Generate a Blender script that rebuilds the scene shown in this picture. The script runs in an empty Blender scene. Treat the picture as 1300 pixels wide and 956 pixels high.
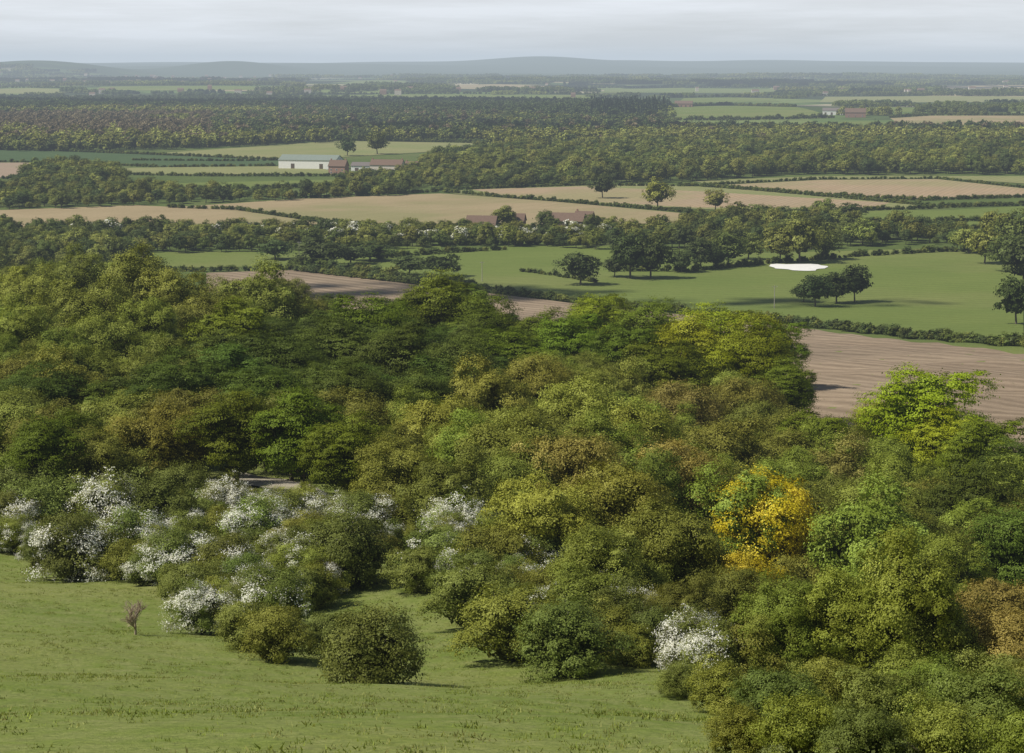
import bpy, math, numpy as np
from mathutils import Vector
R=np.random.RandomState
rng=R(7)
scene=bpy.context.scene
scene.view_settings.view_transform='Standard'; scene.view_settings.look='None'; scene.view_settings.exposure=0
CAMH=100.0; F=2607.0; TH=math.radians(8.68)
# ---------------------------------------------------------------- terrain
ky=np.array([-400,-100,0,30,60,95,130,170,250,350,450,550,650,750,850,950,1200,1e6])
kz=np.array([180,125,98.2,89.2,80.2,70.7,64.2,58.5,50,41,32,22,12,4.5,0.6,0,0,0])
ty=np.arange(-400,1300,5.0); tz=np.interp(ty,ky,kz)
k=np.hanning(15); k/=k.sum(); tzp=np.pad(tz,7,mode='edge'); tz=np.convolve(tzp,k,'valid')
def ss(a,b,x):
    t=np.clip((x-a)/(b-a),0,1); return t*t*(3-2*t)
HILLS=[(60,120,74,15000,1500),(300,75,72,18000,1500),(330,160,75.5,20000,2000),(690,80,72,24000,2500),(800,60,77.5,25000,2000),(960,110,76,26000,2500),(1130,120,78,27000,2000),(500,80,77,26000,2000)]
def h(x,y):
    x=np.asarray(x,float); y=np.asarray(y,float)
    z=np.interp(y,ty,tz,right=0)
    z=z+5*ss(20,-90,x)*ss(200,350,y)*(1-ss(600,800,y))
    z=z-8*ss(6,30,x)*ss(70,115,y)*(1-ss(220,400,y))
    near=ss(20,60,y)*(1-ss(600,850,y))
    z=z+near*(0.5*np.sin(x*.11+y*.05)+0.35*np.sin(y*.17-x*.07)+.12*np.sin(x*.5+1)*np.sin(y*.43))
    far=ss(2600,5000,y)
    z=z+far*(6*np.sin(x/420+y/900+1)+7*np.sin(y/520+np.sin(x/900))+6*np.sin(x/1300-y/1700+2))
    z=z+ss(13000,22000,y)*100*np.exp(-((y-25000)/6000)**2)
    for (u,su,v,D,sd) in HILLS:
        amp=(80-v)/F*D+100
        if D>=20000: amp-=105
        if D==18000: amp-=75
        if D==15000: amp-=10
        z=z+max(amp,0)*np.exp(-((x-(u-650)/F*D)/(su/F*D))**2)*np.exp(-((y-D)/sd)**2)
    return z
ct,st=math.cos(TH),math.sin(TH)
TT=np.geomspace(30,40000,6000)
def g(u,v,hoff=0.0):
    """surveyed bearing/depression -> position on the terrain"""
    a=(u-650)/F; b=(478-v)/F
    dx,dy,dz=a,ct+b*st,-st+b*ct
    x=TT*dx; y=TT*dy; z=CAMH+TT*dz
    c=z<h(x,y)+hoff
    if hoff>0: c&=(y>92)
    i=int(np.argmax(c)) if c.any() else len(TT)-1
    return float(x[i]),float(y[i])
def proj(x,y,z):
    dz=z-CAMH
    f=y*ct-dz*st; up=y*st+dz*ct
    return 650+F*x/f, 478-F*up/f
def inpoly(px,py,poly):
    px=np.asarray(px);py=np.asarray(py); r=np.zeros(px.shape,bool); n=len(poly)
    for i in range(n):
        x1,y1=poly[i]; x2,y2=poly[(i+1)%n]
        if y1==y2: continue
        c=((y1>py)!=(y2>py))&(px<(x2-x1)*(py-y1)/(y2-y1)+x1)
        r^=c
    return r
# ---------------------------------------------------------------- node helpers
def newmat(name):
    m=bpy.data.materials.new(name); m.use_nodes=True; nt=m.node_tree; nt.nodes.clear(); return m,nt
class N:
    def __init__(s,nt): s.nt=nt
    def a(s,t,**kw):
        n=s.nt.nodes.new(t)
        for k_,v in kw.items(): setattr(n,k_,v)
        return n
    def l(s,o,i): s.nt.links.new(o,i)
    def noise(s,vec,scale,det=4,rough=.55):
        n=s.a('ShaderNodeTexNoise'); n.inputs['Scale'].default_value=scale; n.inputs['Detail'].default_value=det; n.inputs['Roughness'].default_value=rough
        s.l(vec,n.inputs['Vector']); return n.outputs['Fac']
    def ramp(s,fac,stops):
        n=s.a('ShaderNodeValToRGB'); e=n.color_ramp.elements
        while len(e)<len(stops): e.new(0.5)
        for i,(p,c) in enumerate(stops):
            e[i].position=p; e[i].color=(c[0],c[1],c[2],1) if not isinstance(c,(int,float)) else (c,c,c,1)
        s.l(fac,n.inputs['Fac']); return n.outputs['Color']
    def mix(s,fac,a,b,mode='MIX'):
        n=s.a('ShaderNodeMix',data_type='RGBA',blend_type=mode)
        for sock,val in ((n.inputs[0],fac),(n.inputs[6],a),(n.inputs[7],b)):
            if isinstance(val,(int,float)): sock.default_value=val
            elif isinstance(val,tuple): sock.default_value=(*val,1)
            else: s.l(val,sock)
        return n.outputs[2]
    def math(s,op,a,b=0.0,c=None):
        n=s.a('ShaderNodeMath',operation=op)
        for i,val in enumerate((a,b) if c is None else (a,b,c)):
            if isinstance(val,(int,float)): n.inputs[i].default_value=val
            else: s.l(val,n.inputs[i])
        return n.outputs[0]
    def mapr(s,v,a,b,c=0,d=1):
        n=s.a('ShaderNodeMapRange'); s.l(v,n.inputs[0])
        for i,x in enumerate((a,b,c,d)): n.inputs[i+1].default_value=x
        return n.outputs[0]
    def out(s,col,rough=.9,bump=None,bs=.3,bd=.1,spec=.2):
        p=s.a('ShaderNodeBsdfPrincipled'); p.inputs['Roughness'].default_value=rough; p.inputs['Specular IOR Level'].default_value=spec
        if isinstance(col,tuple): p.inputs['Base Color'].default_value=(*col,1)
        else: s.l(col,p.inputs['Base Color'])
        if bump is not None:
            b=s.a('ShaderNodeBump'); b.inputs['Strength'].default_value=bs; b.inputs['Distance'].default_value=bd
            s.l(bump,b.inputs['Height']); s.l(b.outputs[0],p.inputs['Normal'])
        o=s.a('ShaderNodeOutputMaterial'); s.l(p.outputs[0],o.inputs[0])
def simple(name,c,rough=.8,var=.25,scale=1.5):
    m,nt=newmat(name); n=N(nt); tc=n.a('ShaderNodeTexCoord')
    f=n.noise(tc.outputs['Object'],scale,5)
    col=n.mix(f,tuple(x*(1-var) for x in c),tuple(min(1,x*(1+var)) for x in c)); n.out(col,rough); return m
# ---------------------------------------------------------------- ground material
def ground_material():
    m,nt=newmat('ground_mat'); n=N(nt); geo=n.a('ShaderNodeNewGeometry'); P=geo.outputs['Position']
    sx=n.a('ShaderNodeSeparateXYZ'); n.l(P,sx.inputs[0]); Y=sx.outputs['Y']
    a=n.noise(P,.05,5); b=n.noise(P,.6,6,.65); c=n.noise(P,4.,4,.7)
    gr=n.ramp(a,[(.3,(.135,.185,.032)),(.5,(.175,.22,.044)),(.7,(.24,.25,.072))])
    gr=n.mix(n.ramp(b,[(.38,0.),(.7,.85)]),gr,(.26,.265,.10))
    gr=n.mix(n.ramp(c,[(.4,.5),(.6,0.)]),gr,(.095,.135,.026))
    gr=n.mix(n.ramp(n.noise(P,1.3,3),[(.3,.4),(.45,0.)]),gr,(.115,.125,.04))
    d=n.noise(P,.012,6); e=n.noise(P,.15,4)
    pl=n.ramp(d,[(.3,(.07,.10,.025)),(.55,(.10,.135,.034)),(.75,(.14,.145,.055))])
    pl=n.mix(n.ramp(e,[(.4,.5),(.6,0.)]),pl,(.06,.085,.02))
    mp=n.a('ShaderNodeMapping'); mp.inputs['Scale'].default_value=(1/420,1/650,0); n.l(P,mp.inputs[0])
    vo=n.a('ShaderNodeTexVoronoi'); n.l(mp.outputs[0],vo.inputs['Vector']); vo.inputs['Scale'].default_value=1
    s2=n.a('ShaderNodeSeparateColor'); n.l(vo.outputs['Color'],s2.inputs[0])
    fp=n.ramp(s2.outputs[0],[(0,(.035,.05,.02)),(.3,(.06,.09,.025)),(.4,(.10,.15,.04)),(.6,(.15,.19,.055)),(.78,(.28,.24,.14)),(.9,(.34,.30,.20))])
    fp.node.color_ramp.interpolation='CONSTANT'
    wd=n.noise(P,.0012,5,.6)
    fp=n.mix(n.ramp(wd,[(.5,0.),(.58,.9)]),fp,(.04,.055,.022))
    col=n.mix(n.mapr(Y,420,800),gr,pl); col=n.mix(n.mapr(Y,2300,3200),col,fp)
    col=n.mix(n.mapr(Y,12000,15000),col,(.05,.07,.034))
    n.out(col,.95,n.noise(P,2.5,6,.7),.6,.25,.1); return m
def grid_mesh(name,X,Y,Z,mat):
    r,c=X.shape; V=np.stack([X,Y,Z],-1).reshape(-1,3)
    i=np.arange(r-1)[:,None]*c+np.arange(c-1)[None,:]
    Fq=np.stack([i,i+1,i+c+1,i+c],-1).reshape(-1,4)
    me=bpy.data.meshes.new(name); me.vertices.add(len(V)); me.vertices.foreach_set('co',V.astype(np.float32).ravel())
    me.loops.add(Fq.size); me.loops.foreach_set('vertex_index',Fq.astype(np.int32).ravel())
    me.polygons.add(len(Fq)); me.polygons.foreach_set('loop_start',(np.arange(len(Fq))*4).astype(np.int32))
    me.polygons.foreach_set('use_smooth',np.ones(len(Fq),bool))
    me.update(calc_edges=True); me.materials.append(mat); 
    ob=bpy.data.objects.new(name,me); scene.collection.objects.link(ob); return ob
yy=np.concatenate([np.arange(-350,0,15),np.arange(0,260,2.0),np.arange(260,1000,6.0),np.geomspace(1000,38000,330)])
s=np.linspace(-1,1,421)
Xg=s[None,:]*(90+np.maximum(yy,0)*.42+40*(yy<0))[:,None]; Xg=Xg+np.sign(s)[None,:]*np.abs(s[None,:])**9*900
Yg=np.repeat(yy[:,None],421,1)
GM=ground_material()
ground=grid_mesh('ground',Xg,Yg,h(Xg,Yg),GM)
# ---------------------------------------------------------------- fields
def field_mat(name,c1,c2,ang=0,period=6.,stripe=.5,c3=None,dk=.66):
    m,nt=newmat(name); n=N(nt); geo=n.a('ShaderNodeNewGeometry'); P=geo.outputs['Position']
    col=n.mix(n.ramp(n.noise(P,.013,6,.65),[(.33,0.),(.67,1.)]),c1,c2)
    if c3: col=n.mix(n.ramp(n.noise(P,.005,4,.6),[(.48,0.),(.62,.9)]),col,c3)
    mp=n.a('ShaderNodeMapping'); mp.inputs['Rotation'].default_value=(0,0,math.radians(ang)); n.l(P,mp.inputs[0])
    w=n.a('ShaderNodeTexWave'); w.inputs['Scale'].default_value=.314/period*2; w.inputs['Distortion'].default_value=1.2; w.inputs['Detail'].default_value=3; w.inputs['Detail Scale'].default_value=.3
    n.l(mp.outputs[0],w.inputs['Vector'])
    m2=n.a('ShaderNodeMapping'); m2.inputs['Scale'].default_value=(.35,.012,1); n.l(mp.outputs[0],m2.inputs[0])
    st_=n.ramp(n.noise(m2.outputs[0],1.,4,.6),[(.35,1.),(.62,0.)])
    k2=n.math('MULTIPLY',w.outputs['Fac'],stripe)
    col=n.mix(k2,col,n.mix(1.,col,(dk,dk*.98,dk*.96),'MULTIPLY'))
    col=n.mix(n.math('MULTIPLY',st_,min(1,stripe)),col,n.mix(1.,col,(.76,.75,.74),'MULTIPLY'))
    f=n.noise(P,.5,5,.7)
    col=n.mix(n.ramp(f,[(.35,.6),(.6,0.)]),col,n.mix(1.,col,(.75,.76,.72),'MULTIPLY'))
    n.out(col,.95,f,.5,.3,.1); return m
FI=[0]
def field(name,top,bot,mat,nx=14,ny=14,world=False):
    FI[0]+=1; off=.16+.02*(FI[0]%14)
    T=np.array([g(*p) for p in top]); B=np.array([g(*p) for p in bot])
    def res(P):
        d=np.r_[0,np.cumsum(np.linalg.norm(np.diff(P,axis=0),axis=1))]; d/=d[-1]
        t=np.linspace(0,1,nx*4+1); return np.stack([np.interp(t,d,P[:,0]),np.interp(t,d,P[:,1])],-1)
    T,B=res(T),res(B); t=np.linspace(0,1,ny*3+1)[:,None,None]
    G=B[None]*(1-t)+T[None]*t
    X=G[...,0]; Y=G[...,1]
    return grid_mesh(name,X,Y,h(X,Y)+off,mat)
plough=field_mat('plough_mat',(.30,.225,.155),(.39,.30,.21),-42,14.,.75,(.26,.20,.14),.64)
tan1=field_mat('stubble_mat',(.34,.265,.15),(.39,.305,.18),30,9,.4,(.27,.25,.115))
tan2=field_mat('pale_soil_mat',(.41,.295,.18),(.37,.285,.185),20,10,.4,(.32,.28,.14))
ygr=field_mat('crop_mat',(.28,.27,.12),(.22,.245,.09),25,12,.4)
grs=field_mat('pasture_mat',(.135,.180,.040),(.165,.205,.050),70,14,.3,(.19,.21,.065))
grb=field_mat('young_wheat_mat',(.06,.10,.038),(.075,.12,.045),10,8,.3)
pnk=field_mat('bare_earth_mat',(.36,.26,.19),(.32,.25,.175),40,8,.3)
field('ploughed_field',[(262,347),(380,343),(520,361),(700,382),(1000,413),(1330,452)],[(262,400),(380,420),(520,440),(700,470),(1000,540),(1380,640)],plough)
field('pasture_field',[(380,338),(520,322),(640,313),(780,313),(980,322),(1180,316),(1300,322)],[(400,343),(520,358),(600,367),(700,378),(1000,408),(1180,430),(1300,440)],grs)
field('pasture_field',[(-20,326),(150,322),(380,318),(560,312)],[(-20,345),(150,342),(380,338),(560,330)],grs)
field('stubble_field',[(-20,268),(170,261),(300,267),(400,282)],[(-20,291),(150,289),(300,291),(480,292)],tan1)
field('stubble_field',[(215,264),(380,253),(560,246),(700,256),(930,277)],[(300,268),(400,279),(520,288),(640,290),(860,283)],tan1)
field('crop_field',[(560,243),(700,237),(800,234),(960,240),(1190,262)],[(580,247),(700,255),(840,264),(1000,270),(1160,265)],ygr)
field('bare_earth_field',[(600,241),(740,237),(880,243),(1130,258)],[(640,249),(760,257),(880,264),(1110,264)],tan2)
field('bare_earth_field',[(905,236),(1040,229),(1190,228),(1330,243)],[(930,240),(1060,247),(1170,254),(1330,248)],tan2)
field('crop_field',[(880,230),(1040,224),(1300,224),(1400,226)],[(900,235),(1040,228),(1200,227),(1400,240)],ygr)
field('crop_field',[(170,197),(300,188),(430,179),(600,182)],[(170,203),(300,204),(430,200),(600,190)],ygr)
field('young_wheat_field',[(-20,190),(90,193),(220,198),(380,205)],[(-20,205),(90,206),(200,212),(350,211)],grb)
field('crop_field',[(140,214),(260,212),(400,211)],[(180,222),(280,222),(430,221)],ygr)
field('bare_earth_field',[(-20,207),(30,207),(80,210)],[(-20,226),(30,226),(60,222)],pnk)
field('pasture_field',[(1040,272),(1130,267),(1250,268),(1330,262)],[(1060,284),(1130,283),(1250,279),(1330,272)],grs)
field('pasture_field',[(60,240),(250,232),(460,228)],[(60,252),(250,243),(460,236)],grs)
field('crop_field',[(1130,150),(1180,147),(1330,147)],[(1150,163),(1220,164),(1330,163)],tan1)
field('pasture_field',[(840,137),(920,134),(1010,136)],[(850,153),(930,153),(1060,150)],grs)
field('pasture_field',[(1000,157),(1100,154),(1150,158)],[(1010,163),(1100,163),(1150,164)],grs)
field('pasture_field',[(1190,268),(1300,262)],[(1200,290),(1330,285)],grs,6,6)
FARF=[('pasture_field',380,760,120,128,grs),('crop_field',-20,90,112,119,ygr),('pasture_field',120,330,109,115,grs),('stubble_field',560,700,107,112,tan1),('pasture_field',760,1000,112,118,grs),
      ('crop_field',1040,1330,122,130,ygr),('pasture_field',860,990,124,130,grs),('stubble_field',1180,1330,108,113,tan1),('pasture_field',380,520,102,107,grs),('pasture_field',1080,1180,136,143,grs),('crop_field',420,640,158,164,ygr),('pasture_field',660,800,162,168,grs)]
EXC=[[(830,133),(1070,133),(1070,157),(830,157)],[(1125,145),(1340,145),(1340,167),(1125,167)]]
for nm,u0,u1,v0,v1,mt in FARF:
    um=(u0+u1)/2; field(nm,[(u0+8,v0+1),(um,v0),(u1-8,v0+1)],[(u0,v1),(um,v1),(u1,v1-1)],mt,8,6); EXC.append([(u0,v0),(u1,v0),(u1,v1+3),(u0,v1+3)])
def chalk():
    cx,cy=g(1014,340); m=simple('chalk_mat',(.70,.69,.65),.9,.15,.3)
    n=26; a=np.linspace(0,2*np.pi,n,endpoint=False); rr=1+.12*np.sin(3*a)+.08*np.cos(5*a+1)+.06*np.sin(9*a)
    V=[(cx,cy,h(cx,cy)+.8)]
    for f_,z_ in ((.55,.7),(1,.42),):
        V+=[(cx+14*f_*q*math.cos(t),cy+17*f_*q*math.sin(t),float(h(cx,cy))+z_) for t,q in zip(a,rr)]
    Fc=[(0,1+i,1+(i+1)%n) for i in range(n)]+[(1+i,1+n+i,1+n+(i+1)%n,1+(i+1)%n) for i in range(n)]
    me=bpy.data.meshes.new('chalk_heap'); me.from_pydata(V,[],Fc); me.materials.append(m)
    scene.collection.objects.link(bpy.data.objects.new('chalk_heap',me))
chalk()
# ---------------------------------------------------------------- foliage
def fol_mat(name='foliage_mat',const=None):
    m,nt=newmat(name); n=N(nt)
    oi=n.a('ShaderNodeObjectInfo'); va=n.a('ShaderNodeAttribute',attribute_name='var'); fa=n.a('ShaderNodeAttribute',attribute_name='fl')
    hsv=n.a('ShaderNodeHueSaturation')
    if const: hsv.inputs['Color'].default_value=(*const,1)
    else: n.l(oi.outputs['Color'],hsv.inputs['Color'])
    n.l(n.mapr(oi.outputs['Random'],0,1,.483,.504),hsv.inputs['Hue'])
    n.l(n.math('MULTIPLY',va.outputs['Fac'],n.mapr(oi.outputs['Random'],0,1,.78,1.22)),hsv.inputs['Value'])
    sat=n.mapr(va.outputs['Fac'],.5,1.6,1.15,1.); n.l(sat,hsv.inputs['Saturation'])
    col=n.mix(fa.outputs['Fac'],hsv.outputs[0],(.78,.77,.70))
    p=n.a('ShaderNodeBsdfPrincipled'); n.l(col,p.inputs['Base Color']); p.inputs['Roughness'].default_value=.6; p.inputs['Specular IOR Level'].default_value=.12
    t=n.a('ShaderNodeBsdfTranslucent'); n.l(n.mix(1.,col,(1.3,1.25,.6),'MULTIPLY'),t.inputs[0])
    ms=n.a('ShaderNodeMixShader'); ms.inputs[0].default_value=.18; n.l(p.outputs[0],ms.inputs[1]); n.l(t.outputs[0],ms.inputs[2])
    o=n.a('ShaderNodeOutputMaterial'); n.l(ms.outputs[0],o.inputs[0]); return m
FM=fol_mat(); BM=simple('bark_mat',(.13,.105,.08),.9,.4,3)
def unit(v): return v/np.maximum(np.linalg.norm(v,axis=-1,keepdims=True),1e-6)
def leaves(c,nrm,size,r):
    t=unit(np.cross(nrm,r.normal(size=nrm.shape))); b=np.cross(nrm,t); sz=size[:,None]
    return np.stack([c-t*sz*.5,c-b*sz*.36,c+t*sz*.5,c+b*sz*.36],1)
def tube(path,rad,k=6):
    path=np.array(path,float); q=[]; n=len(path)
    rings=[]
    for i in range(n):
        d=unit(path[min(i+1,n-1)]-path[max(i-1,0)]); a=unit(np.cross(d,[.3,1,.2])); b=np.cross(d,a)
        an=np.linspace(0,2*np.pi,k,endpoint=False)[:,None]
        rings.append(path[i]+rad[i]*(np.cos(an)*a+np.sin(an)*b))
    for i in range(n-1):
        A,B=rings[i],rings[i+1]
        q.append(np.stack([A,np.roll(A,-1,0),np.roll(B,-1,0),B],1))
    return np.concatenate(q)
def qmesh(name,Q,mi,var,fl,mats):
    nq=len(Q); me=bpy.data.meshes.new(name)
    me.vertices.add(nq*4); me.vertices.foreach_set('co',Q.astype(np.float32).ravel())
    me.loops.add(nq*4); me.loops.foreach_set('vertex_index',np.arange(nq*4,dtype=np.int32))
    me.polygons.add(nq); me.polygons.foreach_set('loop_start',np.arange(0,nq*4,4,dtype=np.int32))
    me.polygons.foreach_set('material_index',mi.astype(np.int32))
    a=me.attributes.new('var','FLOAT','POINT'); a.data.foreach_set('value',np.repeat(var,4).astype(np.float32))
    a=me.attributes.new('fl','FLOAT','POINT'); a.data.foreach_set('value',np.repeat(fl,4).astype(np.float32))
    for m in mats: me.materials.append(m)
    me.update(calc_edges=True); return me
def tree(name,seed,W,H,zl,nl,nc,nf,ls,lr=.3,flat=.4,upb=.25,flower=0,inner=1200,shape=1.0,spread=.42,limbs=10,rmax=.97):
    r=R(seed); Rr=W/2; zc=(H+zl)/2; rz=(H-zl)/2; C=np.array([0,0,zc])
    d=unit(r.normal(size=(nl*3,3))); 
    sel=[0]
    while len(sel)<nl:
        rest=[i for i in range(len(d)) if i not in sel]; 
        dd_=[min(np.linalg.norm(d[i]-d[j]) for j in sel[-12:])*r.uniform(.4,1) for i in rest]; sel.append(rest[int(np.argmax(dd_))])
    d=d[sel]; d[:,2]=np.where(d[:,2]<-.55,-d[:,2],d[:,2])
    th=np.arctan2(d[:,1],d[:,0]); ph=r.uniform(0,6.28,3)
    env=1+.13*np.sin(2*th+ph[0])+.12*np.sin(3*th+ph[1]+2*d[:,2])
    rad=r.uniform(.46,rmax-lr*.55,nl)*env
    L=C+d*np.array([Rr,Rr,rz])*rad[:,None]*np.array([1,1,shape]); LR=Rr*lr*r.uniform(.5,1.35,nl)
    li=np.repeat(np.arange(nl),nc)
    dd=unit(r.normal(size=(nl*nc,3))+.6*d[li]+np.array([0,0,.35]))
    lump=1+.22*np.sin(dd[:,0]*6+li)*np.sin(dd[:,2]*5+li*3)+.18*np.sin(dd[:,1]*7+li*2)
    cc=L[li]+dd*(LR[li]*lump)[:,None]*np.array([1,1,.85])*r.uniform(.86,1.06,(nl*nc,1))
    dist=np.linalg.norm(cc[:,None]-L[None],axis=2)/LR[None]
    keep=(dist.min(1)>.6); cc,dd,li=cc[keep],dd[keep],li[keep]
    cr=LR[li]*spread*r.uniform(.6,1.2,len(cc)); cv=np.clip(r.normal(1,.15,len(cc)),.6,1.5)
    lv=np.clip(r.normal(1,.15,nl),.65,1.4)[li]
    k_=np.repeat(np.arange(len(cc)),nf)
    off=r.normal(size=(len(k_),3))
    pos=cc[k_]+off*cr[k_][:,None]*np.array([.6,.6,.6*flat])
    nrm=unit(dd[k_]*1.15+unit(cc[k_]-C)*.25+np.array([0,0,upb])+r.normal(size=(len(k_),3))*.33)
    size=ls*r.uniform(.6,1.35,len(k_)); var=cv[k_]*lv[k_]*np.clip(r.normal(1,.1,len(k_)),.5,1.6)
    fl=np.zeros(len(k_))
    if flower>0:
        fc=(np.sin(cc[:,0]*1.6+seed)+np.sin(cc[:,1]*1.8+seed*2)+np.sin(cc[:,2]*2.3)+r.normal(0,.5,len(cc)))
        th_=np.quantile(fc,1-flower); fm=(fc>th_)[k_]
        fl=np.where(fm&(r.rand(len(k_))<.78),r.uniform(.8,1.,len(k_)),0)
    Q=[leaves(pos,nrm,size,r)]; V=[var]; FL=[fl]; M=[np.zeros(len(pos))]
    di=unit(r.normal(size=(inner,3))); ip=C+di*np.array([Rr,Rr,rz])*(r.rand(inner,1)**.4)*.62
    Q.append(leaves(ip,unit(di+r.normal(size=di.shape)*.5),ls*r.uniform(2.,3.8,inner),r)); V.append(np.full(inner,.45)); FL.append(np.zeros(inner)); M.append(np.zeros(inner))  # inner leaves get a darker colour, painting in the crown's self-shade
    tr=max(.12,H*.022); top=np.array([r.normal(0,.3),r.normal(0,.3),zc])
    tb=[tube([(0,0,-1.0),(0,0,.3),top*.35,top*.7,top],[tr*1.5,tr*1.15,tr*.95,tr*.75,tr*.45],7)]
    for i in range(min(limbs,nl)):
        s0=top*r.uniform(.4,.95); e=L[i]+d[i]*LR[i]*.5; mid=s0*.5+e*.5+np.array([0,0,-.06*H])
        tb.append(tube([s0,mid,e],[tr*.5,tr*.33,tr*.1],5))
    tb=np.concatenate(tb); Q.append(tb); V.append(np.ones(len(tb))); FL.append(np.zeros(len(tb))); M.append(np.ones(len(tb)))
    return qmesh(name,np.concatenate(Q),np.concatenate(M),np.concatenate(V),np.concatenate(FL),[FM,BM])
MESH={}
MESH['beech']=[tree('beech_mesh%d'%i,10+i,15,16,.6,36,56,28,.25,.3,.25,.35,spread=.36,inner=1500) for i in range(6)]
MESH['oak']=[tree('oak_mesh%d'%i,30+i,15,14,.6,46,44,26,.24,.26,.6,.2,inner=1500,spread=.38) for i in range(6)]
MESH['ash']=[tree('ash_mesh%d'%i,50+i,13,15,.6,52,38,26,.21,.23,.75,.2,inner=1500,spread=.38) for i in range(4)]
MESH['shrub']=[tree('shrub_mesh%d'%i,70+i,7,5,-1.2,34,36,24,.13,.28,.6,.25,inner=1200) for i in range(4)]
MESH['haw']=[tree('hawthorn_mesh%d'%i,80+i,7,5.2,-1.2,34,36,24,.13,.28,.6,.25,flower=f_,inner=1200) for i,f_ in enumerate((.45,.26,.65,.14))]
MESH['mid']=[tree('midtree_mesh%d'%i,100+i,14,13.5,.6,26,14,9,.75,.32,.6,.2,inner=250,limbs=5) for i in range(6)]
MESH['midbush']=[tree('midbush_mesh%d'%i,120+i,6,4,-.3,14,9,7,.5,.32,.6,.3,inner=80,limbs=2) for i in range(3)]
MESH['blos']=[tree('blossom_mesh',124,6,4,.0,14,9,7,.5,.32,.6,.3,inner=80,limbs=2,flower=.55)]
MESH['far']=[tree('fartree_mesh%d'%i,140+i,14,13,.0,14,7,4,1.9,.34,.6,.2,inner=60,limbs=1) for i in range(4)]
def conifer(name,seed):
    r=R(seed); n=260; z=r.rand(n)**1.2*17; rad=(1-z/18.)*3.2*r.uniform(.5,1,n); a=r.rand(n)*6.283
    p=np.stack([rad*np.cos(a),rad*np.sin(a),z+1],-1); nr=unit(np.stack([np.cos(a),np.sin(a),np.full(n,.5)],-1)+r.normal(size=(n,3))*.3)
    Q=leaves(p,nr,r.uniform(1.2,2.2,n),r); t=tube([(0,0,-1),(0,0,9),(0,0,18)],[.3,.2,.05],5)
    return qmesh(name,np.concatenate([Q,t]),np.r_[np.zeros(n),np.ones(len(t))],np.r_[r.normal(1,.2,n),np.ones(len(t))],np.zeros(n+len(t)),[FM,BM])
MESH['con']=[conifer('conifer_mesh%d'%i,160+i) for i in range(3)]
def copse(name,seed,L=90):
    r=R(seed); Q=[];V=[]
    for i in range(34):
        a=r.rand()*6.28; q=math.sqrt(r.rand())*L/2; c=np.array([q*math.cos(a)*1.3,q*math.sin(a)*.8,0]); H=r.uniform(9,15); n=70
        d=unit(r.normal(size=(n,3))); d[:,2]=np.abs(d[:,2])*1.0
        p=c+d*np.array([6.5,6.5,H*.55])*r.uniform(.75,1.05,(n,1))+np.array([0,0,H*.42])
        Q.append(leaves(p,unit(d+r.normal(size=d.shape)*.3),r.uniform(2.2,4.2,n),r)); V.append(np.full(n,r.uniform(.75,1.25))*r.normal(1,.12,n))
        w=c+np.stack([np.cos(np.linspace(0,6.28,12))*6,np.sin(np.linspace(0,6.28,12))*6,np.full(12,H*.25)],-1)
        Q.append(leaves(w,unit(w-c+np.array([0,0,.1])),np.full(12,5.),r)); V.append(np.full(12,.7))
    Q=np.concatenate(Q);V=np.concatenate(V); return qmesh(name,Q,np.zeros(len(Q)),V,np.zeros(len(Q)),[FM])
MESH['copse']=[copse('copse_mesh%d'%i,180+i) for i in range(4)]
COL=dict(beech=(.125,.165,.020),beech_b=(.245,.285,.030),beech_d=(.082,.115,.020),oak=(.245,.245,.052),bronze=(.275,.250,.068),olive=(.190,.205,.044),
 light=(.245,.270,.058),green=(.185,.222,.042),gold=(.55,.46,.06),shrub=(.160,.192,.048),dark=(.062,.088,.024),mid1=(.122,.152,.040),mid2=(.185,.205,.052),mid3=(.080,.108,.034),
 brown=(.175,.142,.080),conif=(.028,.044,.024),midl=(.245,.26,.068),g1=(.21,.25,.055),g2=(.27,.28,.10),g3=(.18,.225,.05))
FMC={}
def cmat(cn):
    if cn not in FMC: FMC[cn]=fol_mat('foliage_'+cn+'_mat',COL[cn])
    return FMC[cn]
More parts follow.
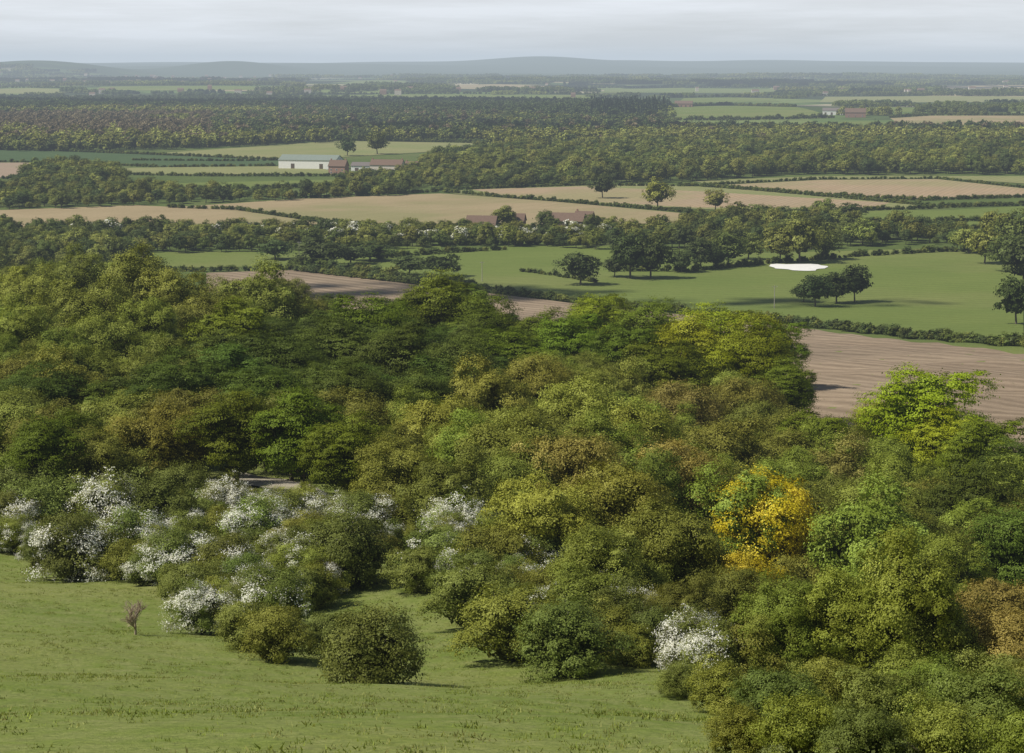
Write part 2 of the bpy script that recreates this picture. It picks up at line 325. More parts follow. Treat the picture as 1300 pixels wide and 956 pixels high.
def scatter(name,pts,scl,variants,weights,seed=1,flatz=None):
    r=R(seed); coll=bpy.data.collections.new(name+'_kinds'); groups=[]; c=0
    for mk,cn in variants:
        ids=[]
        for j,me in enumerate(MESH[mk]):
            o=bpy.data.objects.new('%s_k%03d'%(name,c),me); o.material_slots[0].link='OBJECT'; o.material_slots[0].material=cmat(cn); coll.objects.link(o); ids.append(c); c+=1
        groups.append(ids)
    w=np.array(weights,float)
    n=len(pts); 
    if w.ndim==1: gi=r.choice(len(variants),n,p=w/w.sum())
    else: gi=np.array([r.choice(len(variants),p=q/q.sum()) for q in w])
    idx=np.array([groups[q][r.randint(len(groups[q]))] for q in gi],np.int32)
    me=bpy.data.meshes.new(name); me.vertices.add(n); me.vertices.foreach_set('co',np.asarray(pts,np.float32).ravel())
    sc=np.stack([scl,scl,scl*r.uniform(.8,1.2,n)],-1) if np.ndim(scl)==1 else scl
    a=me.attributes.new('scl','FLOAT_VECTOR','POINT'); a.data.foreach_set('vector',sc.astype(np.float32).ravel())
    rt=np.zeros((n,3)); rt[:,2]=r.rand(n)*6.283
    a=me.attributes.new('rot','FLOAT_VECTOR','POINT'); a.data.foreach_set('vector',rt.astype(np.float32).ravel())
    a=me.attributes.new('idx','INT','POINT'); a.data.foreach_set('value',idx)
    ob=bpy.data.objects.new(name,me); scene.collection.objects.link(ob)
    nt=bpy.data.node_groups.new(name+'_gn','GeometryNodeTree')
    nt.interface.new_socket('Geometry',in_out='INPUT',socket_type='NodeSocketGeometry'); nt.interface.new_socket('Geometry',in_out='OUTPUT',socket_type='NodeSocketGeometry')
    gi_=nt.nodes.new('NodeGroupInput'); go=nt.nodes.new('NodeGroupOutput'); ip=nt.nodes.new('GeometryNodeInstanceOnPoints')
    ci=nt.nodes.new('GeometryNodeCollectionInfo'); ci.inputs['Collection'].default_value=coll; ci.inputs['Separate Children'].default_value=True; ci.inputs['Reset Children'].default_value=True
    def na(nm,t):
        q=nt.nodes.new('GeometryNodeInputNamedAttribute'); q.data_type=t; q.inputs['Name'].default_value=nm; return q.outputs[0]
    e=nt.nodes.new('FunctionNodeEulerToRotation'); nt.links.new(na('rot','FLOAT_VECTOR'),e.inputs[0])
    nt.links.new(gi_.outputs[0],ip.inputs['Points']); nt.links.new(ci.outputs[0],ip.inputs['Instance']); ip.inputs['Pick Instance'].default_value=True
    nt.links.new(na('idx','INT'),ip.inputs['Instance Index']); nt.links.new(e.outputs[0],ip.inputs['Rotation']); nt.links.new(na('scl','FLOAT_VECTOR'),ip.inputs['Scale'])
    nt.links.new(ip.outputs[0],go.inputs[0]); md=ob.modifiers.new('scatter','NODES'); md.node_group=nt
    return ob
def P3(xy): xy=np.asarray(xy); return np.stack([xy[:,0],xy[:,1],h(xy[:,0],xy[:,1])],-1)
def fillpoly(px,spacing,seed,jit=.45,stretch=1.0):
    W=np.array([g(*p) for p in px]); r=R(seed)
    xs=np.arange(W[:,0].min(),W[:,0].max(),spacing); ys=np.arange(W[:,1].min(),W[:,1].max(),spacing*stretch)
    X,Y=np.meshgrid(xs,ys); X=X+r.uniform(-jit,jit,X.shape)*spacing; Y=Y+r.uniform(-jit,jit,Y.shape)*spacing*stretch
    k_=inpoly(X,Y,[tuple(q) for q in W]); return np.stack([X[k_],Y[k_]],-1)
def along(px,step,seed,w=1.0,drop=0.):
    W=np.array([g(*p) for p in px]); d=np.r_[0,np.cumsum(np.linalg.norm(np.diff(W,axis=0),axis=1))]; r=R(seed)
    t=np.arange(0,d[-1],step)+0.; t=t+r.uniform(-.4,.4,len(t))*step; t=t[r.rand(len(t))>=drop]
    return np.stack([np.interp(t,d,W[:,0]),np.interp(t,d,W[:,1])],-1)+r.normal(0,w,(len(t),2))
# ---------------------------------------------------------------- foreground individual trees
def add(name,mk,cn,x,y,s,sz=None,rot=None,jc=.2,vi=None):
    me=MESH[mk][rng.randint(len(MESH[mk])) if vi is None else vi]; o=bpy.data.objects.new(name,me); scene.collection.objects.link(o)
    o.location=(x,y,float(h(x,y))); o.rotation_euler=(0,0,rng.rand()*6.283 if rot is None else rot); o.scale=(s,s*rng.uniform(.9,1.1),sz or s)
    c=np.array(COL[cn])*rng.uniform(1-jc,1+jc)*np.array([rng.uniform(.9,1.07),1,1]); o.color=(*c,1); return o
NOM={'beech':(15,16),'oak':(15,14),'ash':(13,15),'shrub':(7,5),'haw':(7,5.2),'mid':(14,13.5)}
PN={'beech':'beech_tree','oak':'oak_tree','ash':'ash_tree','shrub':'shrub','haw':'hawthorn_bush'}
placed=[]
def crown(u,v,w,mk,cn,vi=None,hs=None):
    if hs is None: hs={'beech':1.0,'oak':1.0,'ash':.95}.get(mk,1.)
    W0,H0=NOM[mk]; Ht=w*200/F
    for _ in range(6):
        x,y=g(u,v,Ht*.55); D=math.hypot(y,CAMH*.4); W=w*D/F*1.08; s_=W/W0; Hn=min(H0*s_*hs,25.) if mk not in('shrub','haw') else H0*s_*hs; Ht=.5*Ht+.5*Hn
    add(PN[mk],mk,cn,x,y,s_,Ht/H0,vi=vi,jc=.05 if cn=='gold' else .2); placed.append((x,y,W/2))
TL=[
(40,390,100,'ash','light'),(100,372,100,'ash','light'),(175,378,120,'ash','light'),(110,410,110,'ash','light'),(220,395,105,'ash','light'),(25,440,105,'ash','light'),(130,445,110,'oak','light'),(190,430,100,'ash','green'),(62,365,80,'oak','green'),(10,368,80,'oak','green'),(140,360,70,'oak','light'),
(330,398,125,'oak','olive'),(262,420,110,'oak','olive'),(388,415,95,'oak','olive'),(300,440,110,'beech','beech'),(290,395,80,'oak','olive'),(365,385,70,'oak','olive'),
(470,430,110,'beech','beech'),(560,405,115,'beech','beech'),(618,430,100,'beech','beech'),(425,460,115,'beech','beech_d'),(355,480,110,'beech','beech_d'),(510,470,115,'beech','beech_d'),(585,485,110,'beech','beech_d'),(300,495,110,'beech','beech_d'),(450,525,120,'beech','beech_d'),(385,560,130,'beech','beech'),(240,485,110,'oak','olive'),(300,560,120,'beech','beech'),(520,530,110,'beech','beech_d'),(640,465,100,'beech','beech'),(440,585,110,'beech','beech'),(515,418,80,'beech','beech'),(600,400,70,'beech','beech'),(400,510,100,'beech','beech_d'),
(755,420,95,'beech','beech_b'),(725,450,100,'beech','beech'),(695,440,85,'beech','beech'),(825,432,95,'beech','beech'),(875,460,115,'beech','beech_b'),(960,465,120,'beech','beech_b'),(850,488,110,'beech','beech'),(1000,500,85,'beech','beech'),(915,440,100,'beech','beech_b'),(795,460,100,'beech','beech'),(985,445,80,'beech','beech'),(920,480,100,'beech','beech_b'),(785,425,70,'beech','beech'),
(620,520,125,'oak','oak'),(560,565,130,'oak','oak'),(680,508,120,'oak','oak'),(740,540,130,'oak','oak'),(650,590,140,'oak','olive'),(720,610,140,'oak','bronze'),(780,510,110,'oak','olive'),(800,570,130,'oak','oak'),(860,540,120,'oak','bronze'),(910,590,140,'oak','oak'),(850,625,140,'oak','bronze'),(780,655,140,'oak','oak'),(940,530,110,'oak','oak'),(570,630,120,'oak','olive'),(500,605,110,'oak','olive'),
(1175,540,155,'beech','beech_b'),(1120,560,100,'beech','beech_b'),(1250,590,125,'beech','beech'),(1040,575,110,'beech','beech'),(990,600,120,'oak','oak'),(1050,620,130,'oak','bronze'),(1290,620,120,'beech','beech_d'),(1200,580,110,'beech','beech_b'),
(975,680,150,'oak','gold',None,1.15),(940,755,105,'oak','gold',None,1.1),(1110,705,180,'oak','green'),(1150,770,150,'ash','green'),(1235,660,140,'beech','beech_d'),(1285,710,130,'beech','beech_d'),(1275,800,140,'oak','bronze'),(1200,740,120,'ash','green'),(1050,740,110,'oak','oak'),(1070,805,130,'ash','green'),(1170,850,150,'oak','olive'),
(850,705,140,'oak','olive'),(690,665,130,'oak','oak'),(760,722,120,'oak','olive'),(870,775,90,'oak','olive'),(990,825,110,'ash','green'),(1000,880,110,'oak','olive'),(1080,890,130,'oak','green'),(1280,890,140,'oak','bronze'),
(85,510,130,'oak','olive'),(30,545,120,'oak','olive'),(150,550,120,'oak','olive'),(210,565,120,'oak','oak'),(60,585,120,'beech','beech'),(20,495,100,'oak','olive'),(170,495,110,'oak','olive'),(120,595,110,'oak','olive'),
(60,640,120,'shrub','shrub'),(130,640,110,'haw','shrub',2),(200,640,110,'shrub','shrub'),(30,620,110,'shrub','shrub'),(15,655,90,'haw','shrub',0),(95,690,110,'haw','shrub',1),(160,680,100,'haw','shrub',0),(150,600,100,'shrub','olive'),
(288,635,80,'haw','shrub',2),(325,665,100,'haw','shrub',0),(370,655,90,'haw','shrub',0),(225,705,100,'haw','shrub',0),(255,768,85,'haw','shrub',2),(345,760,110,'haw','shrub',1),(290,710,90,'haw','shrub',1),(375,700,90,'haw','shrub',0),(445,690,120,'shrub','shrub'),(460,655,90,'haw','shrub',0),(580,665,100,'haw','shrub',2),(470,815,150,'shrub','shrub',None,.85),(350,800,90,'shrub','olive'),
(530,720,75,'shrub','shrub'),(600,750,110,'shrub','shrub'),(650,785,150,'shrub','olive',None,.8),(720,805,150,'shrub','shrub',None,.8),(740,760,120,'shrub','olive'),(685,705,90,'haw','shrub',0),(630,700,110,'shrub','olive'),(560,700,100,'haw','shrub',3),(780,800,90,'shrub','olive'),(310,790,80,'shrub','shrub'),(400,740,70,'shrub','olive'),(425,800,80,'shrub','shrub'),
(875,810,100,'haw','shrub',2),(850,780,80,'haw','olive',0),(910,850,100,'haw','shrub',0),(950,920,110,'shrub','olive'),(230,615,90,'shrub','shrub'),(510,650,90,'shrub','olive'),(820,740,100,'shrub','olive'),(1110,850,110,'haw','green',1)]
for t in TL: crown(*t)
for (u,v,w_,c) in [(860,885,60,'shrub'),(915,905,90,'olive'),(985,925,110,'shrub'),(1050,915,110,'olive'),(1110,945,130,'shrub'),(1180,925,120,'green'),(1250,950,140,'shrub'),(1310,935,130,'olive'),(1020,965,120,'green'),(1200,985,130,'olive'),(1150,905,110,'olive'),(1270,910,110,'shrub'),(1100,985,120,'shrub'),(1300,990,120,'green'),(940,960,90,'olive')]:
    x,y=g(u,v); add('shrub','shrub',c,x,y,w_*y/F/7*1.1,w_*y/F/7*1.1)
pl=np.array(placed)
for poly,sp in (([(-40,700),(120,725),(230,770),(330,815),(400,800),(420,735),(520,715),(480,665),(300,650),(-40,650)],3.6),([(560,765),(640,810),(820,850),(860,800),(760,730),(640,690),(520,690)],3.6)):
    for (x,y) in fillpoly(poly,sp,17):
        dm=(np.hypot(pl[:,0]-x,pl[:,1]-y)/pl[:,2]).min()
        if dm<.45: continue
        q=rng.rand(); add('hawthorn_bush' if q<.4 else 'shrub','haw' if q<.4 else 'shrub','shrub' if rng.rand()<.6 else 'olive',x,y,rng.uniform(.45,.75))
WP=[(-80,405),(250,420),(640,455),(800,510),(1000,575),(1090,620),(1250,680),(1420,700),(1420,980),(960,980),(880,880),(800,770),(640,720),(520,680),(420,625),(200,640),(-80,640)]
for yy_ in np.arange(105,800,10.):
    for xx in np.arange(-.32*yy_,.32*yy_,10.):
        x=xx+rng.uniform(-4,4); y=yy_+rng.uniform(-4,4); u,v=proj(x,y,float(h(x,y)))
        if not inpoly(np.array([u]),np.array([v]),WP)[0]: continue
        dm=(np.hypot(pl[:,0]-x,pl[:,1]-y)/pl[:,2]).min()
        if dm<.5: continue
        s_=rng.uniform(.6,.85)*(.5 if y<180 else 1)
        if u<240 and v<560: mk_,cn='ash','green'
        elif u<640 and v<600: mk_,cn='beech','beech_d'
        elif u<1000 and v<520: mk_,cn='beech','beech'
        else: mk_,cn=('oak','olive') if rng.rand()<.6 else ('ash','green')
        add(PN[mk_],mk_,cn,x,y,s_,s_*.95)
# ---------------------------------------------------------------- individual trees on the plain
for (u,vb,w,cn,hr) in [(765,252,34,'mid3',.9),(835,265,40,'oak',.9),(908,268,30,'bronze',.9),(441,198,26,'mid3',.9),(479,196,30,'mid2',.95),
    (737,362,56,'mid3',.75),(800,354,60,'dark',.9),(826,354,56,'dark',1.),(780,352,34,'mid3',.8),(890,342,50,'mid3',.8),(925,338,54,'mid1',.8),(950,330,40,'mid2',.8),(990,334,50,'mid2',.9),(1015,334,62,'mid2',.95),(1045,330,50,'mid2',.85),(1030,316,50,'mid1',.8),(1095,312,40,'mid2',.8),(865,346,46,'mid3',.6),(908,340,40,'mid3',.6),
    (1035,390,50,'mid3',.8),(1062,386,50,'dark',.8),(1085,384,42,'mid3',1.1),(1020,384,34,'mid3',.7),
    (1290,412,60,'dark',1.),(1300,365,70,'mid3',.9),(1275,345,50,'mid1',.9),(1250,335,50,'mid2',.9),(1290,325,60,'mid1',.9),(1262,312,50,'mid2',.9),(1230,322,40,'mid2',.8),(1306,312,50,'mid3',.9),(1215,318,30,'mid2',.8),
    (560,352,60,'dark',.5),(520,350,50,'mid3',.5),(640,290,36,'mid2',.8),(692,290,26,'mid1',.9),(1140,300,40,'mid2',.8),(1165,302,36,'mid3',.8),(935,285,40,'mid2',.7),(965,284,36,'mid1',.7),(1045,275,32,'mid2',.7),(1080,282,40,'mid3',.6),(590,293,22,'mid2',.7),(702,291,22,'mid1',.7),(760,291,22,'mid2',.7),(632,294,16,'mid3',.5),
    (350,330,50,'mid3',.5),(410,338,70,'dark',.5),(470,332,60,'dark',.4),(445,336,50,'mid3',.5)]:
    x,y=g(u,vb); s_=w*y/F/14; add('field_oak_tree','mid',cn,x,y,s_,s_*hr/ .95*1.0)
# ---------------------------------------------------------------- belts, hedges, woods
T=[]; 
def addt(p,s0,s1): T.append((p,rng.uniform(s0**.5,s1**.5,len(p))**2))
belt=[(-30,298),(150,297),(330,300),(480,298),(600,299),(760,303),(760,318),(600,313),(480,318),(330,320),(150,324),(-30,345)]
addt(fillpoly(belt,9,1),.3,.85)
addt(fillpoly([(-30,318),(120,316),(200,330),(150,345),(-30,352)],9,2),.6,1.)
addt(fillpoly([(750,298),(900,290),(1000,290),(1080,300),(1240,302),(1240,312),(1080,314),(940,318),(850,320),(760,315)],11,3),.35,.95)
addt(fillpoly([(860,284),(960,276),(1090,280),(1090,290),(960,292),(860,295)],9,33),.35,.75)
addt(fillpoly([(-30,244),(60,236),(200,246),(350,250),(520,242),(540,247),(400,254),(200,260),(60,266),(-30,266)],11,4),.35,.95)
addt(fillpoly([(30,226),(90,218),(160,228),(150,240),(30,240)],10,5),.7,1.2)
addt(fillpoly([(540,222),(600,224),(760,232),(640,240),(520,240),(430,236),(440,230)],10,6),.4,.9)
addt(fillpoly([(530,214),(560,204),(640,196),(800,188),(1000,186),(1330,190),(1330,222),(1200,222),(1000,222),(900,230),(780,233),(650,233),(560,224)],10.5,7,.7),.45,1.3)
P1=np.concatenate([p for p,_ in T]); S1=np.concatenate([q for _,q in T])
scatter('woodland_belt',P3(P1),S1,[('mid','mid1'),('mid','mid2'),('mid','mid3'),('mid','midl')],[3,3,2,1.8],3)
def nz(x,y,s,sd): 
    r=R(sd); v=0
    for i in range(5):
        a,b,c=r.uniform(-1,1,2).tolist()+[r.rand()*6]; v=v+np.sin((x*a+y*b)/s*(1+i*.5)+c)
    return v/2.5
A=[fillpoly([(620,186),(640,172),(840,166),(1000,168),(1330,168),(1330,188),(1000,184),(800,186)],13,8,.8),
   fillpoly([(-40,192),(-40,146),(300,140),(450,144),(640,150),(850,158),(850,168),(640,180),(440,180),(300,187),(220,190),(100,193)],14,9,.8)]
A=np.concatenate(A); q=nz(A[:,0],A[:,1],260,3); uu,vv=proj(A[:,0],A[:,1],h(A[:,0],A[:,1]))
ke=np.ones(len(A),bool)
for e in EXC: ke&=~inpoly(uu,vv,e)
A=A[ke];q=q[ke];uu=uu[ke];vv=vv[ke]
bb=((uu<270)&(vv<185)&(vv>150))
w=np.stack([1+q.clip(0,1)*2,1+(-q).clip(0,1)*3,np.ones(len(q)),bb*6.+.15,(-q).clip(0,1)*3.5],-1)
scatter('distant_woodland',P3(A),R(5).uniform(.7,1.3,len(A)),[('far','mid1'),('far','mid2'),('far','mid3'),('far','brown'),('far','midl')],w,5)
B=np.concatenate([fillpoly([(-40,146),(-40,128),(300,126),(640,132),(850,137),(850,148),(640,150),(300,141)],20,10,.9),
   fillpoly([(750,152),(750,141),(835,141),(835,152)],15,11)])
q=nz(B[:,0],B[:,1],500,8); uu,vv=proj(B[:,0],B[:,1],0); cn=(uu>750)
w=np.stack([.7+q.clip(0,1),.25+0*q,1.6+0*q,cn*9.+.001,1.4+(-q).clip(0,1)*3],-1)
scatter('distant_forest',P3(B),R(6).uniform(1.,1.6,len(B)),[('far','mid1'),('far','mid2'),('far','mid3'),('con','conif'),('far','dark')],w,6)
H_=[]; 
def hedge(px,step=2.6,s0=.5,s1=.9,w=.6,drop=0.): 
    p=along(px,step,len(H_)+50,w,drop); H_.append((p,rng.uniform(s0,s1,len(p))))
hedge([(380,345),(520,360),(700,381),(1000,411),(1200,433),(1330,446)],1.6,.55,.95); hedge([(370,335),(520,356),(600,366)],2,.7,1.2)
hedge([(130,343),(262,345),(380,343)]); hedge([(560,312),(640,311),(780,310)],2.5,.6,1.); hedge([(480,330),(560,322),(640,318)],2.5)
hedge([(215,264),(300,267),(400,281),(480,291)]); hedge([(380,252),(560,244),(640,251),(860,269),(930,278)]); hedge([(520,289),(640,290),(700,290)],2.5,.6,1.)
hedge([(560,242),(740,236),(900,237),(1180,262),(1330,262)],2.6); hedge([(870,236),(1040,248),(1170,255),(1330,250)]); hedge([(900,235),(1040,228),(1190,227),(1330,242)],2.6,.4,.7)
hedge([(1000,271),(1160,266),(1300,260)]); hedge([(-20,206),(90,207),(200,213),(380,211)],3,.5,.9); hedge([(-20,190),(90,193),(220,198),(360,204)],3,.6,1.)
hedge([(140,222),(260,224),(440,224)],3,.6,1.); hedge([(170,204),(300,205),(360,204)],3,.5,.9); hedge([(230,188),(430,178),(600,182),(640,188)],3,.8,1.6)
hedge([(-20,292),(150,291),(300,293),(480,293),(600,293)],2.5,.7,1.3,1.2); hedge([(1060,285),(1250,281),(1330,276)],2.6,.6,1.1); hedge([(1090,290),(1200,292),(1330,290)],2.6,.6,1.3)
hedge([(60,252),(250,243),(460,236)],3,.6,1.2); hedge([(80,208),(40,228)],3,.5,.9); hedge([(-20,228),(60,227),(140,222)],3,.6,1.4)
hedge([(1130,150),(1180,147),(1330,147)],6,1.,2.); hedge([(1150,163),(1220,164),(1330,163)],5,1.,2.); hedge([(840,137),(920,134),(1010,136)],6,1.,2.2); hedge([(850,153),(930,153),(1060,150)],5,1.,2.2)
hedge([(660,345),(700,350),(760,360)],3,.4,.7); hedge([(780,345),(880,345),(960,337),(1090,326),(1200,320),(1300,322)],2.6,.4,1.)
for nm,u0,u1,v0,v1,mt in FARF: hedge([(u0,v0),((u0+u1)/2,v0-.5),(u1,v0)],10,1.2,2.6)
P2=np.concatenate([p for p,_ in H_]); S2=np.concatenate([q for _,q in H_])
scatter('hedgerow',P3(P2),S2,[('midbush','mid3'),('midbush','mid1'),('midbush','mid2')],[3,3,1],9)
p=np.concatenate([along([(60,300),(330,300),(480,303),(600,308),(700,303),(780,304)],7,77,3,.2),along([(300,306),(480,312),(740,310)],6,78,4,.3)])
p3=P3(p); p3[:,2]+=2.0
scatter('hawthorn_blossom_hedge',p3,rng.uniform(1.,2.0,len(p)),[('blos','mid2')],[1],4)
r=R(12); pts=[];sc=[]
for (y0,y1,n,s0,s1,th) in ((3300,6500,900,.6,1.2,.1),(6500,12000,2800,.7,1.4,.2),(12000,14000,900,1.0,1.8,0.)):
    y=np.sqrt(r.uniform(y0**2,y1**2,n)); x=r.uniform(-.3,.3,n)*y
    q=nz(x,y*1.8,700,21)+nz(x,y*2,2300,22)*.6+r.normal(0,.4,n); u,v=proj(x,y,h(x,y))
    keep=(q>th)
    for poly in EXC: keep&=~inpoly(u,v,poly)
    pts.append(np.stack([x[keep],y[keep]],-1)); sc.append(r.uniform(s0,s1,keep.sum()))
pts=np.concatenate(pts); sc=np.concatenate(sc)
scatter('far_copses',P3(pts),sc,[('copse','mid1'),('copse','mid3'),('copse','mid2'),('copse','conif')],[3,3,1.5,.8],13)
# ---------------------------------------------------------------- buildings
def mk(name,V,Fc,mat,parent=None):
    me=bpy.data.meshes.new(name); me.from_pydata([tuple(map(float,v)) for v in V],[],Fc); me.materials.append(mat); me.update()
    o=bpy.data.objects.new(name,me); scene.collection.objects.link(o)
    if parent: o.parent=parent
    return o
def boxv(x0,x1,y0,y1,z0,z1):
    return [(x0,y0,z0),(x1,y0,z0),(x1,y1,z0),(x0,y1,z0),(x0,y0,z1),(x1,y0,z1),(x1,y1,z1),(x0,y1,z1)],[(0,3,2,1),(4,5,6,7),(0,1,5,4),(1,2,6,5),(2,3,7,6),(3,0,4,7)]
glass=simple('window_glass_mat',(.05,.06,.07),.2,.1); white=simple('white_paint_mat',(.80,.79,.75),.6,.03); brick=simple('brick_mat',(.34,.20,.15),.9,.2,2); render_m=simple('render_mat',(.66,.58,.50),.9,.08)
tile=simple('tile_roof_mat',(.165,.11,.082),.9,.25,1); slate=simple('slate_roof_mat',(.16,.14,.13),.8,.2,1); metal=simple('barn_roof_mat',(.20,.235,.20),.6,.1,.3); timber=simple('timber_mat',(.13,.10,.075),.9,.25,2); door_m=simple('door_mat',(.12,.09,.07),.7)
def house(name,u,v,rot,w,d,hh,rh,wm,rm,chim=1,cols=3,rows=2,xy=None):
    x,y=xy or g(u,v); e=bpy.data.objects.new(name,None); scene.collection.objects.link(e); e.location=(x,y,float(h(x,y))); e.rotation_euler=(0,0,math.radians(rot))
    a,b=w/2,d/2
    V=[(-a,-b,-.3),(a,-b,-.3),(a,b,-.3),(-a,b,-.3),(-a,-b,hh),(a,-b,hh),(a,b,hh),(-a,b,hh),(-a,0,hh+rh),(a,0,hh+rh)]
    mk('walls',V,[(0,1,5,4),(2,3,7,6),(1,2,6,9,5),(3,0,4,8,7)],wm,e)
    o=.5; t=.25; k2=rh/b; V=[]
    for sg in (-1,1): V+=[(-a-o,sg*(b+o),hh-k2*o+.03),(a+o,sg*(b+o),hh-k2*o+.03),(a+o,0,hh+rh+.03),(-a-o,0,hh+rh+.03)]
    V+=[(p[0],p[1],p[2]+t) for p in V]; Fc=[]
    for q in (0,4): Fc+=[(q,q+1,q+2,q+3),(q+8,q+9,q+10,q+11),(q,q+1,q+9,q+8),(q+1,q+2,q+10,q+9),(q+3,q,q+8,q+11)]
    mk('roof',V,Fc,rm,e)
    i=0
    for rr in range(rows):
        for c in range(cols):
            cx=-a+w*(c+.5)/cols; z=.9+rr*2.6
            for sg in (-1,1):
                if rr==0 and c==cols//2 and sg==-1:
                    V,Fc=boxv(cx-.55,cx+.55,-b-.06,-b+.02,0,2.1); mk('door',V,Fc,door_m,e); continue
                i+=1; V,Fc=boxv(cx-.75,cx+.75,sg*(b+.05)-.05,sg*(b+.05)+.05,z-.1,z+1.4); mk('window_frame_%d'%i,V,Fc,white,e)
                V,Fc=boxv(cx-.6,cx+.6,sg*(b+.09)-.04,sg*(b+.09)+.04,z+.05,z+1.25); mk('window_%d'%i,V,Fc,glass,e)
    for c in range(chim):
        cx=(-a+.9) if c==0 else a-.9; V,Fc=boxv(cx-.5,cx+.5,-.4,.4,hh+rh*.6,hh+rh+1.5); mk('chimney_%d'%c,V,Fc,brick,e)
    return e
def barn(u,v,rot,w,d,hh,rh,wm=None,rm=None,name='barn',nb=4):
    e=house(name,u,v,rot,w,d,hh,rh,wm or white,rm or metal,0,1,0)
    for i in range(nb):
        cx=-w/2+w*(i+.5)/nb; V,Fc=boxv(cx-1.8,cx+1.8,-d/2-.12,-d/2-.02,0,hh*.6); mk('bay_door_%d'%i,V,Fc,timber if i%2 else door_m,e)
barn(395,214,-16,58,22,8.5,4.5,None,None,'barn',2)
barn(462,217,-14,22,10,5,3,white,slate,'farm_shed',2)
house('brick_farmhouse',430,221,-18,16,10,7.5,5,brick,tile,2)
house('rendered_farmhouse',492,221,-16,30,11,8.5,4.5,render_m,tile,2,5)
house('brick_cottage',523,219,-20,12,8,6,4,brick,tile,1,2)
barn(612,292,-12,18,10,3.5,5,timber,tile,'barn'); barn(720,287,-16,22,10,3.5,4.5,timber,tile,'barn'); house('brick_cottage',742,287,-18,11,8,5,4,brick,tile,1,2); house('brick_cottage',655,289,-12,11,8,4.5,4.,brick,tile,1,2)
house('brick_farmhouse',1086,149,-10,36,14,9,7,brick,tile,2); barn(1060,146,-12,45,16,8,5,white,slate,'farm_shed'); barn(868,136,-10,40,14,8,6,brick,tile,'farm_shed')
house('rendered_farmhouse',560,167,-10,18,10,6,4,render_m,tile,1)
Vv=[];Fv=[];mi=[]
r=R(44)
for i in range(130):
    if i<75: u,v=r.normal(170,75),r.uniform(98,108)
    else: u,v=r.uniform(0,1300),r.uniform(96,124)
    x,y=g(u,v); a,b,hh=r.uniform(6,13),r.uniform(5,7),r.uniform(9,14); z=float(h(x,y)); n0=len(Vv)
    Vv+=[(x-a,y-b,z-1),(x+a,y-b,z-1),(x+a,y+b,z-1),(x-a,y+b,z-1),(x-a,y-b,z+hh),(x+a,y-b,z+hh),(x+a,y+b,z+hh),(x-a,y+b,z+hh),(x-a,y,z+hh+5),(x+a,y,z+hh+5)]
    Fv+=[tuple(n0+k for k in f) for f in ((0,1,5,4),(2,3,7,6),(1,2,6,9,5),(3,0,4,8,7),(4,5,9,8),(6,7,8,9))]; q=r.randint(2); mi+=[q]*4+[2,2]
ob=mk('distant_village_houses',Vv,Fv,render_m); ob.data.materials.append(brick); ob.data.materials.append(tile)
ob.data.polygons.foreach_set('material_index',mi)
def pole(u,v):
    x,y=g(u,v); e=bpy.data.objects.new('utility_pole',None); scene.collection.objects.link(e); e.location=(x,y,float(h(x,y)))
    Q=tube([(0,0,-.5),(0,0,5),(0,0,9.5)],[.17,.15,.12],8); me=qmesh('post',Q,np.zeros(len(Q)),np.ones(len(Q)),np.zeros(len(Q)),[POLE]); o=bpy.data.objects.new('post',me); scene.collection.objects.link(o); o.parent=e
    V,Fc=boxv(-1,1,-.07,.07,8.8,8.95); mk('crossarm',V,Fc,POLE,e)
    for i in (-.9,0,.9):
        V,Fc=boxv(i-.06,i+.06,-.06,.06,8.96,9.2); mk('insulator',V,Fc,white,e)
POLE=simple('pole_mat',(.42,.38,.33),.8)
for q in ((612,358),(983,392),(380,330),(1180,308)): pole(*q)
def sapling(u,v):
    r=R(5); x,y=g(u,v); Q=[]
    def br(p,d,L,rad,dep):
        pts=[p]; 
        for i in range(3): d=unit(d+r.normal(size=3)*.13); pts.append(pts[-1]+d*L/3)
        Q.append(tube(pts,[rad,rad*.85,rad*.7,rad*.5],4))
        if dep>0:
            for i in range(5): br(pts[1+i%3],unit(d+r.normal(size=3)*.42+np.array([0,0,.25])),L*.66,rad*.6,dep-1)
    br(np.array([0,0,-.1]),np.array([0,0,1.]),1.15,.08,4); Q=np.concatenate(Q)
    me=qmesh('bare_sapling',Q,np.zeros(len(Q)),np.ones(len(Q)),np.zeros(len(Q)),[simple('twig_mat',(.38,.30,.22),.9)])
    o=bpy.data.objects.new('bare_sapling',me); scene.collection.objects.link(o); o.location=(x,y,float(h(x,y)))
sapling(172,806)
field('dirt_track',[(300,600),(360,610),(430,640)],[(290,614),(350,628),(425,655)],simple('track_mat',(.36,.32,.25),.95,.2,.5),4,4)
def tuft(name,seed):
    r=R(seed); n=26; b=r.normal(0,.18,(n,3)); b[:,2]=0; d=unit(np.stack([r.normal(0,.6,n),r.normal(0,.6,n),np.ones(n)],-1)); L=r.uniform(.04,.12,n)[:,None]; w=unit(np.cross(d,r.normal(size=(n,3))))*.016
    Q=np.stack([b-w,b+w,b+d*L+w*.2,b+d*L-w*.2],1); return qmesh(name,Q,np.zeros(n),np.clip(r.normal(1,.2,n),.5,1.5),np.zeros(n),[FM])
MESH['tuft']=[tuft('tuft_mesh%d'%i,i) for i in range(4)]
GP=fillpoly([(-60,985),(-60,690),(200,735),(400,735),(560,735),(800,800),(960,870),(960,985)],.6,90,1.9)
q=nz(GP[:,0],GP[:,1],3,31)*.6+R(2).normal(0,1.,len(GP)); GP=GP[q>.3]; q=q[q>.3]
scatter('grass_tufts',P3(GP),np.clip(.45+.3*q,.4,1.3),[('tuft','g1'),('tuft','g2'),('tuft','g3')],[3,2,2],8)
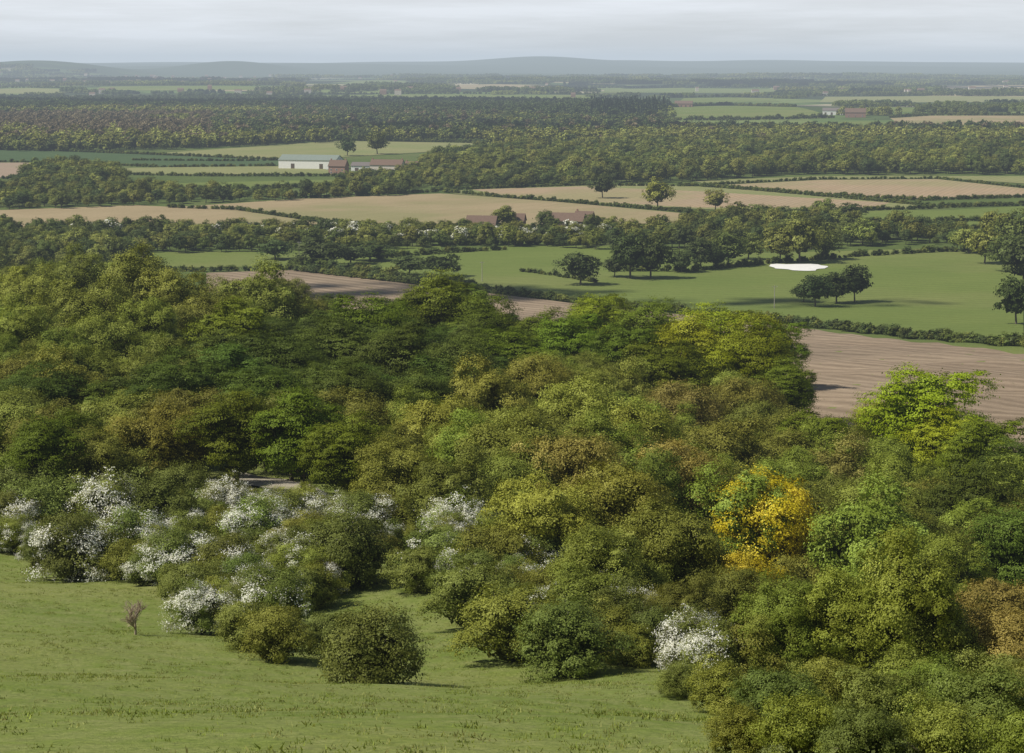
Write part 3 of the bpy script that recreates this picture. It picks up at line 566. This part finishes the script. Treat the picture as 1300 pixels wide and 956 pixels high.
# ---------------------------------------------------------------- sun, sky, haze, clouds
EL=math.radians(50); az=math.atan2(-.92,-.2)
S=np.array([math.sin(az)*math.cos(EL),math.cos(az)*math.cos(EL),math.sin(EL)])
sd=bpy.data.lights.new('sun','SUN'); sd.energy=5.0; sd.angle=math.radians(.5); sd.color=(1,.95,.85)
so=bpy.data.objects.new('sun',sd); scene.collection.objects.link(so); so.rotation_euler=Vector(S).to_track_quat('Z','Y').to_euler(); so.location=(0,0,300)
w=bpy.data.worlds.new('World'); scene.world=w; w.use_nodes=True; nt=w.node_tree; nt.nodes.clear(); n=N(nt)
sk=n.a('ShaderNodeTexSky',sky_type='NISHITA'); sk.sun_disc=False; sk.sun_elevation=EL; sk.sun_rotation=az%(2*math.pi); sk.altitude=200; sk.dust_density=1.0
tc=n.a('ShaderNodeTexCoord'); mp=n.a('ShaderNodeMapping'); mp.inputs['Scale'].default_value=(2.2,2.2,30); n.l(tc.outputs['Generated'],mp.inputs[0])
sx=n.a('ShaderNodeSeparateXYZ'); n.l(tc.outputs['Generated'],sx.inputs[0])
low=n.mapr(sx.outputs['Z'],.035,.09,1,.05)
cl=n.ramp(n.noise(mp.outputs[0],1.8,7,.6),[(.38,.66),(.62,1.)])
col=n.mix(n.math('MULTIPLY',cl,low),sk.outputs[0],(14.0,14.6,15.4)); bg=n.a('ShaderNodeBackground'); bg.inputs[1].default_value=.062; n.l(col,bg.inputs[0]); o=n.a('ShaderNodeOutputWorld'); n.l(bg.outputs[0],o.inputs[0])
DEN=5.2e-5
m,nt=newmat('haze_glow_mat'); n=N(nt); va_=n.a('ShaderNodeVolumeAbsorption'); va_.inputs['Color'].default_value=(0,0,0,1); va_.inputs['Density'].default_value=DEN
em=n.a('ShaderNodeEmission'); em.inputs[0].default_value=(.52,.60,.68,1); em.inputs[1].default_value=DEN; ad=n.a('ShaderNodeAddShader'); n.l(va_.outputs[0],ad.inputs[0]); n.l(em.outputs[0],ad.inputs[1])  # haze emits its own glow, standing in for scattered sunlight
o=n.a('ShaderNodeOutputMaterial'); n.l(ad.outputs[0],o.inputs['Volume'])
V,Fc=boxv(-30000,30000,-1500,45000,-300,260); mk('atmospheric_haze',V,Fc,m)
cm=simple('cloud_mat',(.8,.8,.8),1.,.03)
def cloud(x,y,rx,ry,seed,alt=1100,n=70):
    r=R(seed); import bmesh
    bm=bmesh.new(); k_=alt/S[2]; c=np.array([x,y,0])+S*k_
    for i in range(n):
        a=r.rand()*6.283; q=math.sqrt(r.rand()); rad=min(rx,ry)*r.uniform(.12,.34)*(1.15-q*.7)
        p=c+np.array([rx*q*math.cos(a),ry*q*math.sin(a),r.uniform(0,.3)*min(rx,ry)*(1-q*.7)])
        res=bmesh.ops.create_icosphere(bm,subdivisions=2,radius=rad)
        for vtx in res['verts']: vtx.co=Vector(p)+vtx.co*(1+.12*math.sin(vtx.co.x*.2+i)*math.sin(vtx.co.y*.23))
    me=bpy.data.meshes.new('cumulus_cloud'); bm.to_mesh(me); bm.free(); me.materials.append(cm)
    ob=bpy.data.objects.new('cumulus_cloud',me); scene.collection.objects.link(ob)
x,y=g(500,372); cloud(x,y,100,42,1)
x,y=g(1000,385); cloud(x,y,90,24,2,1100,45)
x,y=g(700,170); cloud(x,y,420,150,8,1300,50)
cloud(-700,5200,1500,500,4,1500,90); cloud(1500,9500,1500,600,5,1500,60); cloud(-2500,10500,1800,900,6,1500,60)
# ---------------------------------------------------------------- camera
cd=bpy.data.cameras.new('camera'); cd.sensor_width=36; cd.lens=36*F/1300; cd.clip_start=.5; cd.clip_end=100000
co=bpy.data.objects.new('camera',cd); scene.collection.objects.link(co); co.location=(0,0,CAMH); co.rotation_euler=(math.pi/2-TH,0,0); scene.camera=co
print('counts',len(bpy.data.objects),len(A),len(B),len(P1),len(P2),len(pts),len(GP))
